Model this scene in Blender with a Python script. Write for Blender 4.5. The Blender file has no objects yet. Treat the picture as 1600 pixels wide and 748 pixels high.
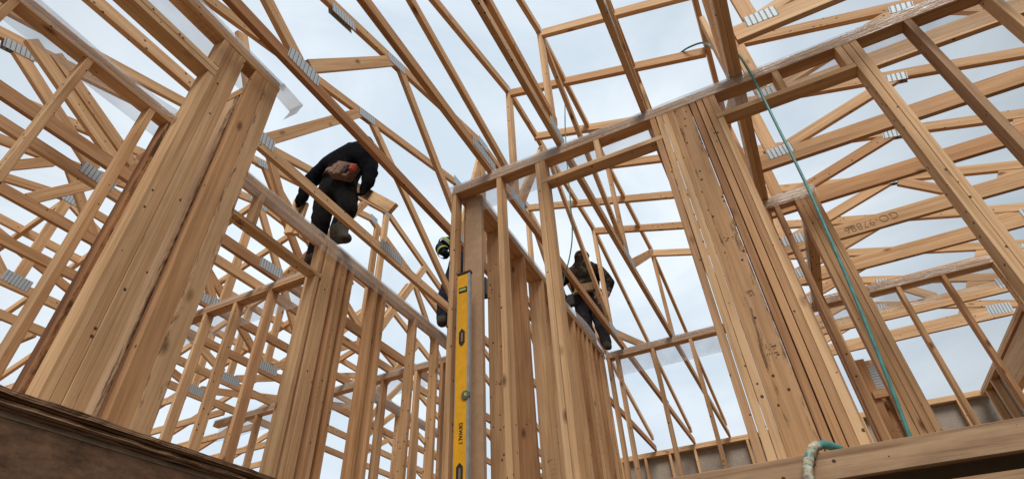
import bpy, bmesh, math, random
from mathutils import Vector, Matrix, noise
R = math.radians
random.seed(7)
C = bpy.context.scene.collection
SC = bpy.context.scene
S = 2.9                      # metres per wall-height unit used for the framing layout

# ------------------------------------------------------------------ camera
cam_d = bpy.data.cameras.new("camera"); cam = bpy.data.objects.new("camera", cam_d); C.objects.link(cam)
yaw, pitch, roll = R(24.10), R(39.26), R(-3.08)
d = Vector((-math.sin(yaw)*math.cos(pitch), math.cos(yaw)*math.cos(pitch), math.sin(pitch)))
r = Vector((math.cos(yaw), math.sin(yaw), 0)); u = r.cross(d)
cr, sr = math.cos(roll), math.sin(roll)
rx, ux = cr*r + sr*u, -sr*r + cr*u
cam.matrix_world = Matrix(((rx.x, ux.x, -d.x, 0), (rx.y, ux.y, -d.y, 0), (rx.z, ux.z, -d.z, 0), (0, 0, 0, 1)))
cam_d.sensor_width = 36; cam_d.lens = 36*863.4/1600
cam_d.clip_start = 0.02; cam_d.clip_end = 3000
SC.camera = cam

# ------------------------------------------------------------------ world, sun, exposure
W = bpy.data.worlds.new("World"); SC.world = W; W.use_nodes = True
nt = W.node_tree; N = nt.nodes; L = nt.links
bg = N["Background"]; bg.inputs[1].default_value = 0.1
sky = N.new("ShaderNodeTexSky"); sky.sky_type = 'NISHITA'; sky.sun_disc = False
sky.sun_elevation = R(50); sky.sun_rotation = R(150)
tc = N.new("ShaderNodeTexCoord"); mp = N.new("ShaderNodeMapping"); mp.inputs['Scale'].default_value = (1, 1, 2.2)
mp.inputs['Rotation'].default_value = (0.2, 0.1, 0.6)
L.new(tc.outputs['Generated'], mp.inputs[0])
n1 = N.new("ShaderNodeTexNoise"); n1.inputs['Scale'].default_value = 2.2; n1.inputs['Detail'].default_value = 7; n1.inputs['Roughness'].default_value = .55
n1.inputs['Distortion'].default_value = .5
L.new(mp.outputs[0], n1.inputs['Vector'])
cl = N.new("ShaderNodeValToRGB"); cl.color_ramp.elements[0].position = .38; cl.color_ramp.elements[1].position = .62
cl.color_ramp.elements[0].color = (2.8, 3.25, 3.65, 1); cl.color_ramp.elements[1].color = (3.75, 4.08, 4.35, 1)
L.new(n1.outputs['Fac'], cl.inputs[0])
mx = N.new("ShaderNodeMix"); mx.data_type = 'RGBA'; mx.inputs[0].default_value = .96
L.new(sky.outputs[0], mx.inputs[6]); L.new(cl.outputs[0], mx.inputs[7])
# the cloud layer is thinner, and so brighter, in one broad patch of the sky
dt = N.new("ShaderNodeVectorMath"); dt.operation = 'DOT_PRODUCT'; dt.inputs[1].default_value = Vector((-.42, .66, .62)).normalized()
L.new(tc.outputs['Generated'], dt.inputs[0])
mr = N.new("ShaderNodeMapRange"); mr.interpolation_type = 'SMOOTHSTEP'; mr.inputs[1].default_value = .5; mr.inputs[2].default_value = .98; mr.inputs[3].default_value = .70; mr.inputs[4].default_value = 1.28
L.new(dt.outputs['Value'], mr.inputs[0])
vs = N.new("ShaderNodeVectorMath"); vs.operation = 'SCALE'; L.new(mx.outputs[2], vs.inputs[0]); L.new(mr.outputs[0], vs.inputs[3])
L.new(vs.outputs[0], bg.inputs[0])
sun_d = bpy.data.lights.new("sun", 'SUN'); sun_d.energy = 1.5; sun_d.angle = R(25); sun_d.color = (1, .95, .87)
sun = bpy.data.objects.new("sun", sun_d); C.objects.link(sun)
sv = Vector((math.sin(R(150))*math.cos(R(50)), math.cos(R(150))*math.cos(R(50)), math.sin(R(50))))
sun.rotation_euler = sv.to_track_quat('Z', 'Y').to_euler()
SC.view_settings.view_transform = 'Standard'; SC.view_settings.look = 'None'
SC.view_settings.exposure = 0.95; SC.view_settings.gamma = 1
SC.render.engine = 'CYCLES'
SC.cycles.max_bounces = 8; SC.cycles.transparent_max_bounces = 16

# ------------------------------------------------------------------ materials
def newmat(name):
    m = bpy.data.materials.new(name); m.use_nodes = True
    return m, m.node_tree.nodes, m.node_tree.links, m.node_tree.nodes["Principled BSDF"]
def simple(name, col, rough=.6, metal=0, bump=0, scale=60, var=.15):
    m, n, l, b = newmat(name)
    b.inputs['Roughness'].default_value = rough; b.inputs['Metallic'].default_value = metal
    t = n.new("ShaderNodeTexCoord"); z = n.new("ShaderNodeTexNoise"); z.inputs['Scale'].default_value = scale; z.inputs['Detail'].default_value = 5
    l.new(t.outputs['Object'], z.inputs['Vector'])
    c = n.new("ShaderNodeValToRGB"); c.color_ramp.elements[0].position = .3; c.color_ramp.elements[1].position = .7
    c.color_ramp.elements[0].color = tuple(x*(1-var) for x in col)+(1,); c.color_ramp.elements[1].color = tuple(min(1, x*(1+var)) for x in col)+(1,)
    l.new(z.outputs['Fac'], c.inputs[0]); l.new(c.outputs[0], b.inputs['Base Color'])
    if bump:
        bp = n.new("ShaderNodeBump"); bp.inputs['Strength'].default_value = bump; bp.inputs['Distance'].default_value = .01
        l.new(z.outputs['Fac'], bp.inputs['Height']); l.new(bp.outputs[0], b.inputs['Normal'])
    return m
def math_(n, l, op, a, b=None, c=None):
    x = n.new("ShaderNodeMath"); x.operation = op
    for i, v in enumerate((a, b, c)):
        if v is None: continue
        if isinstance(v, (int, float)): x.inputs[i].default_value = v
        else: l.new(v, x.inputs[i])
    return x.outputs[0]
def mix(n, l, f, a, b, mode='MIX'):
    x = n.new("ShaderNodeMix"); x.data_type = 'RGBA'; x.blend_type = mode
    for i, v in ((0, f), (6, a), (7, b)):
        if isinstance(v, (int, float)): x.inputs[i].default_value = v
        elif isinstance(v, tuple): x.inputs[i].default_value = v
        else: l.new(v, x.inputs[i])
    return x.outputs[2]
def lumber(name, lightc, darkc, red=.9, dirt=.35, bump=.25, bark=0):
    """sawn spruce: grain along local X, knots, nail dots, planer and mill marks, each board its own tone"""
    m, n, l, b = newmat(name)
    t = n.new("ShaderNodeTexCoord"); oi = n.new("ShaderNodeObjectInfo")
    off = n.new("ShaderNodeVectorMath"); off.operation = 'SCALE'; off.inputs[0].default_value = (37.1, 11.7, 23.3)
    l.new(oi.outputs['Random'], off.inputs[3])
    ad = n.new("ShaderNodeVectorMath"); ad.operation = 'ADD'; l.new(t.outputs['Object'], ad.inputs[0]); l.new(off.outputs[0], ad.inputs[1])
    def mapped(s):
        q = n.new("ShaderNodeVectorMath"); q.operation = 'MULTIPLY'; q.inputs[1].default_value = s; l.new(ad.outputs[0], q.inputs[0]); return q.outputs[0]
    def nz(s, det=4, rough=.6, dist=0):
        q = n.new("ShaderNodeTexNoise"); q.inputs['Scale'].default_value = 1; q.inputs['Detail'].default_value = det
        q.inputs['Roughness'].default_value = rough; q.inputs['Distortion'].default_value = dist
        l.new(mapped(s), q.inputs['Vector']); return q.outputs['Fac']
    g1 = nz((.9, 26, 26), 4, .6, .6); g2 = nz((2.5, 90, 90), 2, .6); blot = nz((1.7, 5, 5), 5, .65)
    ramp = n.new("ShaderNodeValToRGB"); ramp.color_ramp.elements[0].position = .36; ramp.color_ramp.elements[1].position = .58
    ramp.color_ramp.elements[0].color = darkc+(1,); ramp.color_ramp.elements[1].color = lightc+(1,)
    gm = math_(n, l, 'MULTIPLY_ADD', g2, .35, math_(n, l, 'MULTIPLY', g1, .65)); l.new(gm, ramp.inputs[0])
    col = ramp.outputs[0]
    # each board's own tone: pale, orange, greyish
    tone = n.new("ShaderNodeValToRGB"); tone.color_ramp.interpolation = 'LINEAR'
    e = tone.color_ramp.elements; e[0].position = 0; e[0].color = (1.12, 1.12, 1.12, 1); e[1].position = 1; e[1].color = (.82, .66, .52, 1)
    for p_, c_ in ((.25, (.97, .88, .77, 1)), (.5, (1.05, 1.02, .97, 1)), (.75, (.86, .78, .69, 1))):
        q = e.new(p_); q.color = c_
    l.new(oi.outputs['Random'], tone.inputs[0]); col = mix(n, l, red, col, mix(n, l, 1.0, col, tone.outputs[0], 'MULTIPLY'))
    # grey-brown handling dirt in blotches
    bm = n.new("ShaderNodeMapRange"); bm.inputs[1].default_value = .5; bm.inputs[2].default_value = .75; bm.inputs[3].default_value = 0; bm.inputs[4].default_value = dirt
    l.new(blot, bm.inputs[0]); col = mix(n, l, bm.outputs[0], col, (darkc[0]*.62, darkc[1]*.6, darkc[2]*.62, 1))
    # knots
    v = n.new("ShaderNodeTexVoronoi"); v.inputs['Scale'].default_value = 1; l.new(mapped((4.2, 9, 9)), v.inputs['Vector'])
    pres = n.new("ShaderNodeSeparateColor"); l.new(v.outputs['Color'], pres.inputs[0])
    has = math_(n, l, 'GREATER_THAN', pres.outputs[0], .72)
    kd = n.new("ShaderNodeMapRange"); kd.inputs[1].default_value = .06; kd.inputs[2].default_value = .21; kd.inputs[3].default_value = 1; kd.inputs[4].default_value = 0
    l.new(v.outputs['Distance'], kd.inputs[0]); kf = math_(n, l, 'MULTIPLY', kd.outputs[0], has)
    col = mix(n, l, math_(n, l, 'MULTIPLY', kf, .85), col, (.13, .055, .022, 1))
    # small dark nail dots and pitch flecks
    v2 = n.new("ShaderNodeTexVoronoi"); v2.inputs['Scale'].default_value = 1; l.new(mapped((24, 27, 27)), v2.inputs['Vector'])
    p2 = n.new("ShaderNodeSeparateColor"); l.new(v2.outputs['Color'], p2.inputs[0])
    has2 = math_(n, l, 'GREATER_THAN', p2.outputs[1], .86); near = math_(n, l, 'LESS_THAN', v2.outputs['Distance'], .19)
    col = mix(n, l, math_(n, l, 'MULTIPLY', math_(n, l, 'MULTIPLY', has2, near), .9), col, (.035, .02, .012, 1))
    # saw / planer chatter across the board on some stretches
    w = n.new("ShaderNodeTexWave"); w.wave_type = 'BANDS'; w.bands_direction = 'X'; w.inputs['Scale'].default_value = 9; w.inputs['Distortion'].default_value = 1.2
    l.new(ad.outputs[0], w.inputs['Vector'])
    st = nz((.8, 9, 9), 2, .5); sm = n.new("ShaderNodeMapRange"); sm.inputs[1].default_value = .7; sm.inputs[2].default_value = .78; l.new(st, sm.inputs[0])
    col = mix(n, l, math_(n, l, 'MULTIPLY', math_(n, l, 'MULTIPLY', sm.outputs[0], w.outputs['Fac']), .25), col, (.16, .085, .04, 1))
    if bark:                                  # patches of bark and rot left along the edges
        sp_ = n.new("ShaderNodeSeparateXYZ"); l.new(t.outputs['Object'], sp_.inputs[0])
        ed = n.new("ShaderNodeMapRange"); ed.inputs[1].default_value = .012; ed.inputs[2].default_value = .042
        l.new(math_(n, l, 'ABSOLUTE', sp_.outputs[2]), ed.inputs[0])
        bn = nz((3, 14, 30), 6, .7, .5); pt = nz((14, 40, 60), 3, .7)
        bf = n.new("ShaderNodeMapRange"); bf.inputs[1].default_value = .60; bf.inputs[2].default_value = .68
        l.new(math_(n, l, 'MULTIPLY_ADD', ed.outputs[0], .13, math_(n, l, 'MULTIPLY_ADD', pt, .35, math_(n, l, 'MULTIPLY', bn, .62))), bf.inputs[0])
        col = mix(n, l, math_(n, l, 'MULTIPLY', bf.outputs[0], bark), col, (.055, .028, .014, 1))
    l.new(col, b.inputs['Base Color'])
    b.inputs['Roughness'].default_value = .72; b.inputs['Specular IOR Level'].default_value = .25
    bp = n.new("ShaderNodeBump"); bp.inputs['Strength'].default_value = bump; bp.inputs['Distance'].default_value = .003
    l.new(gm, bp.inputs['Height']); l.new(bp.outputs[0], b.inputs['Normal'])
    return m
PINE = lumber("spruce_lumber", (.74, .505, .30), (.50, .30, .155))
REDP = lumber("reddish_lumber", (.58, .35, .19), (.38, .20, .10), dirt=.45)
OLD = lumber("rough_lumber", (.47, .31, .19), (.25, .145, .08), dirt=.6, bump=.8)
BARK = lumber('bark_edged_lumber', (.70, .49, .31), (.51, .325, .18), dirt=.5, bark=.75)
REDB = lumber('split_reddish_lumber', (.58, .35, .19), (.38, .20, .10), dirt=.5, bark=.85)
def plywood():
    m, n, l, b = newmat("plywood_edge")
    t = n.new("ShaderNodeTexCoord"); s = n.new("ShaderNodeSeparateXYZ"); l.new(t.outputs['Object'], s.inputs[0])
    z = n.new("ShaderNodeTexNoise"); z.inputs['Scale'].default_value = 1; z.inputs['Detail'].default_value = 5
    q = n.new("ShaderNodeVectorMath"); q.operation = 'MULTIPLY'; q.inputs[1].default_value = (2, 5, 90); l.new(t.outputs['Object'], q.inputs[0]); l.new(q.outputs[0], z.inputs['Vector'])
    zz = math_(n, l, 'MULTIPLY_ADD', z.outputs['Fac'], .008, s.outputs[2])
    w = math_(n, l, 'FRACT', math_(n, l, 'MULTIPLY', zz, 150))
    r_ = n.new("ShaderNodeValToRGB"); e = r_.color_ramp.elements; e[0].position = .0; e[0].color = (.03, .015, .008, 1); e[1].position = 1; e[1].color = (.16, .075, .035, 1)
    for p_, c_ in ((.15, (.06, .03, .015, 1)), (.3, (.36, .19, .09, 1)), (.6, (.42, .23, .11, 1)), (.85, (.12, .06, .03, 1))):
        k = e.new(p_); k.color = c_
    l.new(w, r_.inputs[0]); col = mix(n, l, math_(n, l, 'MULTIPLY', z.outputs['Fac'], .45), r_.outputs[0], (.12, .06, .03, 1)); l.new(col, b.inputs['Base Color'])
    b.inputs['Roughness'].default_value = .8
    bp = n.new("ShaderNodeBump"); bp.inputs['Strength'].default_value = .9; bp.inputs['Distance'].default_value = .004; l.new(w, bp.inputs['Height']); l.new(bp.outputs[0], b.inputs['Normal'])
    return m
PLY = plywood()
def osb(name, ca, cb, sc=38):
    m, n, l, b = newmat(name)
    t = n.new("ShaderNodeTexCoord")
    v = n.new("ShaderNodeTexVoronoi"); v.inputs['Scale'].default_value = sc; v.inputs['Randomness'].default_value = 1
    z = n.new("ShaderNodeTexNoise"); z.inputs['Scale'].default_value = sc*.35; z.inputs['Detail'].default_value = 6
    a = n.new("ShaderNodeVectorMath"); a.operation = 'ADD'; l.new(t.outputs['Object'], a.inputs[0]); l.new(z.outputs['Color'], a.inputs[1])
    l.new(t.outputs['Object'], z.inputs['Vector']); l.new(a.outputs[0], v.inputs['Vector'])
    sp = n.new("ShaderNodeSeparateColor"); l.new(v.outputs['Color'], sp.inputs[0])
    f = math_(n, l, 'MULTIPLY_ADD', sp.outputs[0], .45, math_(n, l, 'MULTIPLY', z.outputs['Fac'], .55))
    l.new(mix(n, l, f, ca+(1,), cb+(1,)), b.inputs['Base Color']); b.inputs['Roughness'].default_value = .75
    bp = n.new("ShaderNodeBump"); bp.inputs['Strength'].default_value = .4; bp.inputs['Distance'].default_value = .002; l.new(f, bp.inputs['Height']); l.new(bp.outputs[0], b.inputs['Normal'])
    return m
OSB = osb("osb_deck", (.19, .12, .07), (.31, .21, .13))
OSBB = osb("osb_board", (.30, .17, .09), (.62, .43, .27), 75)
def rimmat():
    m, n, l, b = newmat("weathered_panel")
    t = n.new("ShaderNodeTexCoord"); fs = []
    for sc, de in (((3, 14, 40), 6), ((60, 90, 140), 3), ((2, 2.5, 3), 3)):
        q = n.new("ShaderNodeVectorMath"); q.operation = 'MULTIPLY'; q.inputs[1].default_value = sc; l.new(t.outputs['Object'], q.inputs[0])
        z = n.new("ShaderNodeTexNoise"); z.inputs['Scale'].default_value = 1; z.inputs['Detail'].default_value = de; z.inputs['Roughness'].default_value = .65; l.new(q.outputs[0], z.inputs['Vector']); fs.append(z.outputs['Fac'])
    f = math_(n, l, 'MULTIPLY_ADD', fs[0], .5, math_(n, l, 'MULTIPLY_ADD', fs[1], .2, math_(n, l, 'MULTIPLY', fs[2], .3)))
    c = n.new("ShaderNodeValToRGB"); e = c.color_ramp.elements; e[0].position = .38; e[0].color = (.07, .032, .015, 1); e[1].position = .62; e[1].color = (.23, .125, .068, 1)
    l.new(f, c.inputs[0]); l.new(c.outputs[0], b.inputs['Base Color']); b.inputs['Roughness'].default_value = .85
    bp = n.new("ShaderNodeBump"); bp.inputs['Strength'].default_value = .5; bp.inputs['Distance'].default_value = .003; l.new(f, bp.inputs['Height']); l.new(bp.outputs[0], b.inputs['Normal'])
    return m
RIM = rimmat()
SHEATH = simple("exterior_sheathing", (.33, .285, .235), .85, bump=.2, scale=45, var=.12)
CONC = simple("concrete", (.33, .32, .30), .9, bump=.3, scale=12)
DIRT = simple("ground_soil", (.22, .19, .16), .95, bump=.6, scale=3, var=.3)
def galv():
    m, n, l, b = newmat("galvanised_plate")
    t = n.new("ShaderNodeTexCoord"); s = n.new("ShaderNodeSeparateXYZ"); l.new(t.outputs['Object'], s.inputs[0])
    fx = math_(n, l, 'FRACT', math_(n, l, 'MULTIPLY', s.outputs[0], 34.0))
    band = n.new("ShaderNodeMapRange"); band.inputs[1].default_value = .33; band.inputs[2].default_value = .46; l.new(math_(n, l, 'ABSOLUTE', math_(n, l, 'SUBTRACT', fx, .5)), band.inputs[0])
    fz = math_(n, l, 'FRACT', math_(n, l, 'MULTIPLY', s.outputs[2], 55.0)); slot = math_(n, l, 'GREATER_THAN', fz, .22)
    f = math_(n, l, 'MULTIPLY', band.outputs[0], slot)
    z = n.new("ShaderNodeTexNoise"); z.inputs['Scale'].default_value = 70; l.new(t.outputs['Object'], z.inputs['Vector'])
    base = mix(n, l, z.outputs['Fac'], (.42, .48, .53, 1), (.60, .66, .71, 1))
    l.new(mix(n, l, f, base, (.10, .12, .145, 1)), b.inputs['Base Color'])
    b.inputs['Metallic'].default_value = .15; b.inputs['Roughness'].default_value = .6
    bp = n.new("ShaderNodeBump"); bp.inputs['Strength'].default_value = .8; bp.inputs['Distance'].default_value = -.004; l.new(f, bp.inputs['Height']); l.new(bp.outputs[0], b.inputs['Normal'])
    return m
GALV = galv()
def poly(lo=.24, hi=.42, nm="poly_sheet"):
    m, n, l, b = newmat(nm)
    out = n["Material Output"]; n.remove(b)
    tr = n.new("ShaderNodeBsdfTransparent"); tr.inputs[0].default_value = (.93, .95, .97, 1)
    df = n.new("ShaderNodeBsdfTranslucent"); df.inputs[0].default_value = (.85, .87, .9, 1)
    dd = n.new("ShaderNodeBsdfDiffuse"); dd.inputs[0].default_value = (.8, .82, .84, 1)
    gl = n.new("ShaderNodeBsdfGlossy"); gl.inputs['Roughness'].default_value = .22; gl.inputs[0].default_value = (.9, .92, .95, 1)
    a = n.new("ShaderNodeMixShader"); a.inputs[0].default_value = .5; l.new(df.outputs[0], a.inputs[1]); l.new(dd.outputs[0], a.inputs[2])
    c = n.new("ShaderNodeMixShader"); c.inputs[0].default_value = .2; l.new(a.outputs[0], c.inputs[1]); l.new(gl.outputs[0], c.inputs[2])
    t = n.new("ShaderNodeTexCoord"); z = n.new("ShaderNodeTexNoise"); z.inputs['Scale'].default_value = 4; z.inputs['Detail'].default_value = 2
    l.new(t.outputs['Object'], z.inputs['Vector'])
    mr = n.new("ShaderNodeMapRange"); mr.inputs[1].default_value = .35; mr.inputs[2].default_value = .65; mr.inputs[3].default_value = lo; mr.inputs[4].default_value = hi
    l.new(z.outputs['Fac'], mr.inputs[0])
    wq = n.new("ShaderNodeVectorMath"); wq.operation = 'MULTIPLY'; wq.inputs[1].default_value = (5, 5, 70); l.new(t.outputs['Object'], wq.inputs[0])
    wz = n.new("ShaderNodeTexNoise"); wz.inputs['Scale'].default_value = 1; wz.inputs['Detail'].default_value = 4; wz.inputs['Distortion'].default_value = 1; l.new(wq.outputs[0], wz.inputs['Vector'])
    bp = n.new("ShaderNodeBump"); bp.inputs['Strength'].default_value = .9; bp.inputs['Distance'].default_value = .012; l.new(wz.outputs['Fac'], bp.inputs['Height'])
    for q_ in (df, dd, gl): l.new(bp.outputs[0], q_.inputs['Normal'])
    f = n.new("ShaderNodeMixShader"); l.new(mr.outputs[0], f.inputs[0]); l.new(tr.outputs[0], f.inputs[1]); l.new(c.outputs[0], f.inputs[2])
    l.new(f.outputs[0], out.inputs[0]); return m
POLY = poly(); POLYD = poly(.6, .9, 'poly_sheet_bunched')
YEL = simple("level_yellow", (.84, .41, .010), .45, scale=25, var=.1)
ALU = simple("level_aluminium", (.42, .41, .40), .5, metal=.5, scale=20)
BLK = simple("black_plastic", (.02, .02, .022), .5)
GREY = simple("grey_plastic", (.13, .14, .12), .45)
VIAL = simple("vial_green", (.45, .55, .12), .15)
INK = simple("ink", (.05, .03, .02), .8)
PENCIL = simple("pencil", (.22, .12, .06), .8)
HOSE = simple("teal_hose", (.07, .25, .235), .45, scale=30, var=.25)
TAPE = simple("dirty_hose_tape", (.42, .38, .28), .8, bump=.8, scale=40, var=.5)
BLACKC = simple("black_hoodie", (.004, .004, .006), 1, bump=1.0, scale=30, var=.5)
TROU = simple("dark_work_trousers", (.011, .0105, .010), 1, bump=1.0, scale=25, var=.4)
BOOT = simple("worn_boot", (.065, .06, .047), .85, bump=.8, scale=60, var=.5)
SKIN = simple("skin", (.5, .3, .22), .6)
LEATH = simple("tool_belt_leather", (.19, .10, .06), .7, bump=.5, scale=50, var=.4)
RED = simple("tape_measure_red", (.5, .07, .05), .4)
NAVY = simple("navy_clothing", (.022, .026, .045), .9, bump=.5, scale=30, var=.4)
HIVIS = simple("hi_vis_yellow", (.34, .42, .05), .7)
REFL = simple("reflective_strip", (.55, .56, .55), .35)
PURP = simple("dark_grey_trousers", (.032, .028, .034), .9, bump=.6, scale=25, var=.4)
TAN = simple("tan_belt", (.28, .17, .09), .8, bump=.4, scale=40, var=.3)
def camo():
    m, n, l, b = newmat("camouflage_jacket")
    t = n.new("ShaderNodeTexCoord"); z = n.new("ShaderNodeTexNoise"); z.inputs['Scale'].default_value = 16; z.inputs['Detail'].default_value = 3
    l.new(t.outputs['Object'], z.inputs['Vector']); c = n.new("ShaderNodeValToRGB"); c.color_ramp.interpolation = 'CONSTANT'
    e = c.color_ramp.elements; e[0].color = (.014, .010, .008, 1); e[1].position = .46; e[1].color = (.032, .021, .014, 1)
    for p_, k in ((.54, (.03, .026, .017, 1)), (.6, (.10, .065, .04, 1))):
        q = e.new(p_); q.color = k
    l.new(z.outputs['Fac'], c.inputs[0]); l.new(c.outputs[0], b.inputs['Base Color']); b.inputs['Roughness'].default_value = .95; return m
CAMO = camo()
for m_ in (BLACKC, TROU, BOOT, NAVY, PURP, CAMO): m_.node_tree.nodes['Principled BSDF'].inputs['Specular IOR Level'].default_value = .08

# ------------------------------------------------------------------ helpers
def U(p): return Vector(p)*S
def empty(name, label, cat, loc=(0, 0, 0), group=None):
    o = bpy.data.objects.new(name, None); C.objects.link(o); o.location = loc; o.empty_display_size = .2
    o['label'] = label; o['category'] = cat
    if group: o['group'] = group
    return o
def tag(o, label, cat, group=None):
    o['label'] = label; o['category'] = cat
    if group: o['group'] = group
    return o
def put(o, parent):
    if parent is not None:
        mw = o.matrix_world.copy() if False else o.matrix_basis.copy()
        o.parent = parent; o.matrix_parent_inverse = parent.matrix_basis.inverted(); o.matrix_basis = mw
    return o
def meshobj(name, bm, mat, parent=None, M=None, smooth=False):
    bmesh.ops.recalc_face_normals(bm, faces=bm.faces)
    me = bpy.data.meshes.new(name); bm.to_mesh(me); bm.free()
    for m in (mat if isinstance(mat, (list, tuple)) else [mat]): me.materials.append(m)
    if smooth:
        for p in me.polygons: p.use_smooth = True
    o = bpy.data.objects.new(name, me); C.objects.link(o)
    if M is not None: o.matrix_basis = M
    return put(o, parent)
_cnt = 0
def board(name, p0, p1, w, t, wd, mat=None, parent=None, wane=0.0, bow=.0015):
    """a sawn board from p0 to p1 (layout units), w along wd, t across; local X runs along the grain"""
    global _cnt; _cnt += 1
    if mat is None: mat = PINE
    a, b = U(p0), U(p1); X = (b-a); ln = X.length; X.normalize()
    Z = Vector(wd); Z = (Z - X*Z.dot(X)).normalized(); Y = Z.cross(X)
    M = Matrix(((X.x, Y.x, Z.x, a.x), (X.y, Y.y, Z.y, a.y), (X.z, Y.z, Z.z, a.z), (0, 0, 0, 1)))
    w *= S; t *= S; ch = .0016
    rnd = random.Random(_cnt*13+5)
    ph = rnd.random()*9
    bm = bmesh.new(); n = max(2, int(ln/.35)+1); rings = []
    for i in range(n+1):
        x = ln*i/n; f = i/n
        by = bow*math.sin(f*3.1+ph)*(1 if 0 < i < n else .3); bz = bow*.7*math.sin(f*4.3+ph*2)
        hw, ht = w/2, t/2
        wv = wane*max(0, noise.noise(Vector((x*2.1, ph, 0)))+.25)
        ring = [(-ht, -hw+ch+wv), (-ht+ch+wv*.8, -hw), (ht-ch, -hw), (ht, -hw+ch), (ht, hw-ch), (ht-ch, hw), (-ht+ch, hw), (-ht, hw-ch)]
        rings.append([bm.verts.new((x, y+by*.12, z+bz)) for y, z in ring])
    for i in range(n):
        for k in range(8):
            bm.faces.new((rings[i][k], rings[i][(k+1) % 8], rings[i+1][(k+1) % 8], rings[i+1][k]))
    bm.faces.new(rings[0]); bm.faces.new(rings[-1])
    return meshobj(name, bm, mat, parent, M)
def boxbm(bm, c, s, rot=None):
    r_ = bmesh.ops.create_cube(bm, size=1, matrix=Matrix.Translation(c) @ (rot.to_4x4() if rot else Matrix()) @ Matrix.Diagonal((*s, 1)))
    return r_['verts']
def box(name, lo, hi, mat, parent=None, bev=0):
    """axis-aligned box in layout units"""
    lo, hi = U(lo), U(hi); c = (lo+hi)/2
    bm = bmesh.new(); boxbm(bm, (0, 0, 0), hi-lo)
    if bev: bmesh.ops.bevel(bm, geom=bm.edges[:], offset=bev, segments=2, affect='EDGES')
    return meshobj(name, bm, mat, parent, Matrix.Translation(c))
def tube(name, pts, rad, mat, parent=None, seg=10, taper=None):
    pts = [U(p) for p in pts]
    # Catmull-Rom resample
    P = [pts[0]*2-pts[1]]+pts+[pts[-1]*2-pts[-2]]; out = []
    for i in range(1, len(P)-2):
        for k in range(8):
            t = k/8; a, b, c, e = P[i-1], P[i], P[i+1], P[i+2]
            out.append(.5*((2*b)+(-a+c)*t+(2*a-5*b+4*c-e)*t*t+(-a+3*b-3*c+e)*t**3))
    out.append(pts[-1]); o0 = out[0]; bm = bmesh.new(); prev = None; nrm = Vector((0, 1, .1))
    for i, p in enumerate(out):
        T = (out[min(i+1, len(out)-1)]-out[max(i-1, 0)]).normalized()
        nrm = (nrm-T*nrm.dot(T)).normalized(); B = T.cross(nrm)
        rr = rad*(1 if not taper else taper(i/len(out)))
        ring = [bm.verts.new(p-o0+(nrm*math.cos(2*math.pi*k/seg)+B*math.sin(2*math.pi*k/seg))*rr) for k in range(seg)]
        if prev:
            for k in range(seg): bm.faces.new((prev[k], prev[(k+1) % seg], ring[(k+1) % seg], ring[k]))
        else: bm.faces.new(ring)
        prev = ring
    bm.faces.new(prev)
    return meshobj(name, bm, mat, parent, Matrix.Translation(o0), smooth=True)
def textmesh(name, txt, size, mat, M, parent=None, extrude=.0006, off=0):
    cu = bpy.data.curves.new(name, 'FONT'); cu.body = txt; cu.size = size; cu.extrude = extrude; cu.offset = off; cu.align_x = 'CENTER'; cu.align_y = 'CENTER'
    to = bpy.data.objects.new("tmp", cu); C.objects.link(to)
    bpy.context.view_layer.update()
    me = bpy.data.meshes.new_from_object(to.evaluated_get(bpy.context.evaluated_depsgraph_get()))
    bpy.data.objects.remove(to); me.materials.clear(); me.materials.append(mat)
    o = bpy.data.objects.new(name, me); C.objects.link(o); o.matrix_basis = M
    return put(o, parent)
T4, W4, W6 = .0131, .0307, .0483          # 38 mm, 89 mm, 140 mm
ZP = 1.0                                  # underside of the top plates
ZF = .211                                 # top of the floor deck

# ------------------------------------------------------------------ setting: ground, foundation, floor
g = box("ground", (-140, -140, -.68), (140, 140, -.66), DIRT); g['kind'] = 'structure'
fl = bmesh.new()
for lo, hi in (((-3.08, -1.2, .19), (-.557, 3.32, ZF)), ((-.557, .832, .19), (1.05, 3.32, ZF)), ((-.557, -1.2, .19), (1.05, -.75, ZF)), ((.75, -.75, .19), (1.05, .832, ZF))):
    lo, hi = U(lo), U(hi); boxbm(fl, (lo+hi)/2, hi-lo)
f = meshobj("floor", fl, OSB); f['kind'] = 'structure'
fd = bmesh.new()
for lo, hi in (((-3.08, -1.2, -.66), (-3.01, 3.32, .189)), ((.98, -1.2, -.66), (1.05, 3.32, .189)), ((-3.01, 3.25, -.66), (.98, 3.32, .189)), ((-3.01, -1.2, -.66), (.98, -1.13, .189))):
    lo, hi = U(lo), U(hi); boxbm(fd, (lo+hi)/2, hi-lo)
tag(meshobj("foundation_wall", fd, CONC), "grey concrete foundation wall under the floor deck", "wall")["kind"] = "thing"
rim = empty("stairwell_edging", "dark weathered panel with ragged plywood edge along the left of the floor opening", "floor edge", U((-.556, 0, .2)))
bm = bmesh.new(); pl = []
n = 260
for i in range(n+1):                       # ragged plywood nosing running along the opening
    y = -.75+(.832+.75)*i/n
    row = []
    for k, (dx, z) in enumerate(((-.02, .1945), (.001, .1945), (.0035, .1985), (.0, .2025), (.004, .206), (.002, .2115), (-.02, .2125))):
        j = .0026*noise.noise(Vector((y*33, k*3.1, 0)))+.0012*noise.noise(Vector((y*90, k*7.1, 3))) if 0 < k < 6 else 0
        row.append(bm.verts.new(U((dx+j, y, z-.2+.0014*noise.noise(Vector((y*25, k, 5)))))))
    pl.append(row)
for i in range(n):
    for k in range(6): bm.faces.new((pl[i][k], pl[i][k+1], pl[i+1][k+1], pl[i+1][k]))
bm.faces.new(pl[0]); bm.faces.new(pl[-1])
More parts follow.
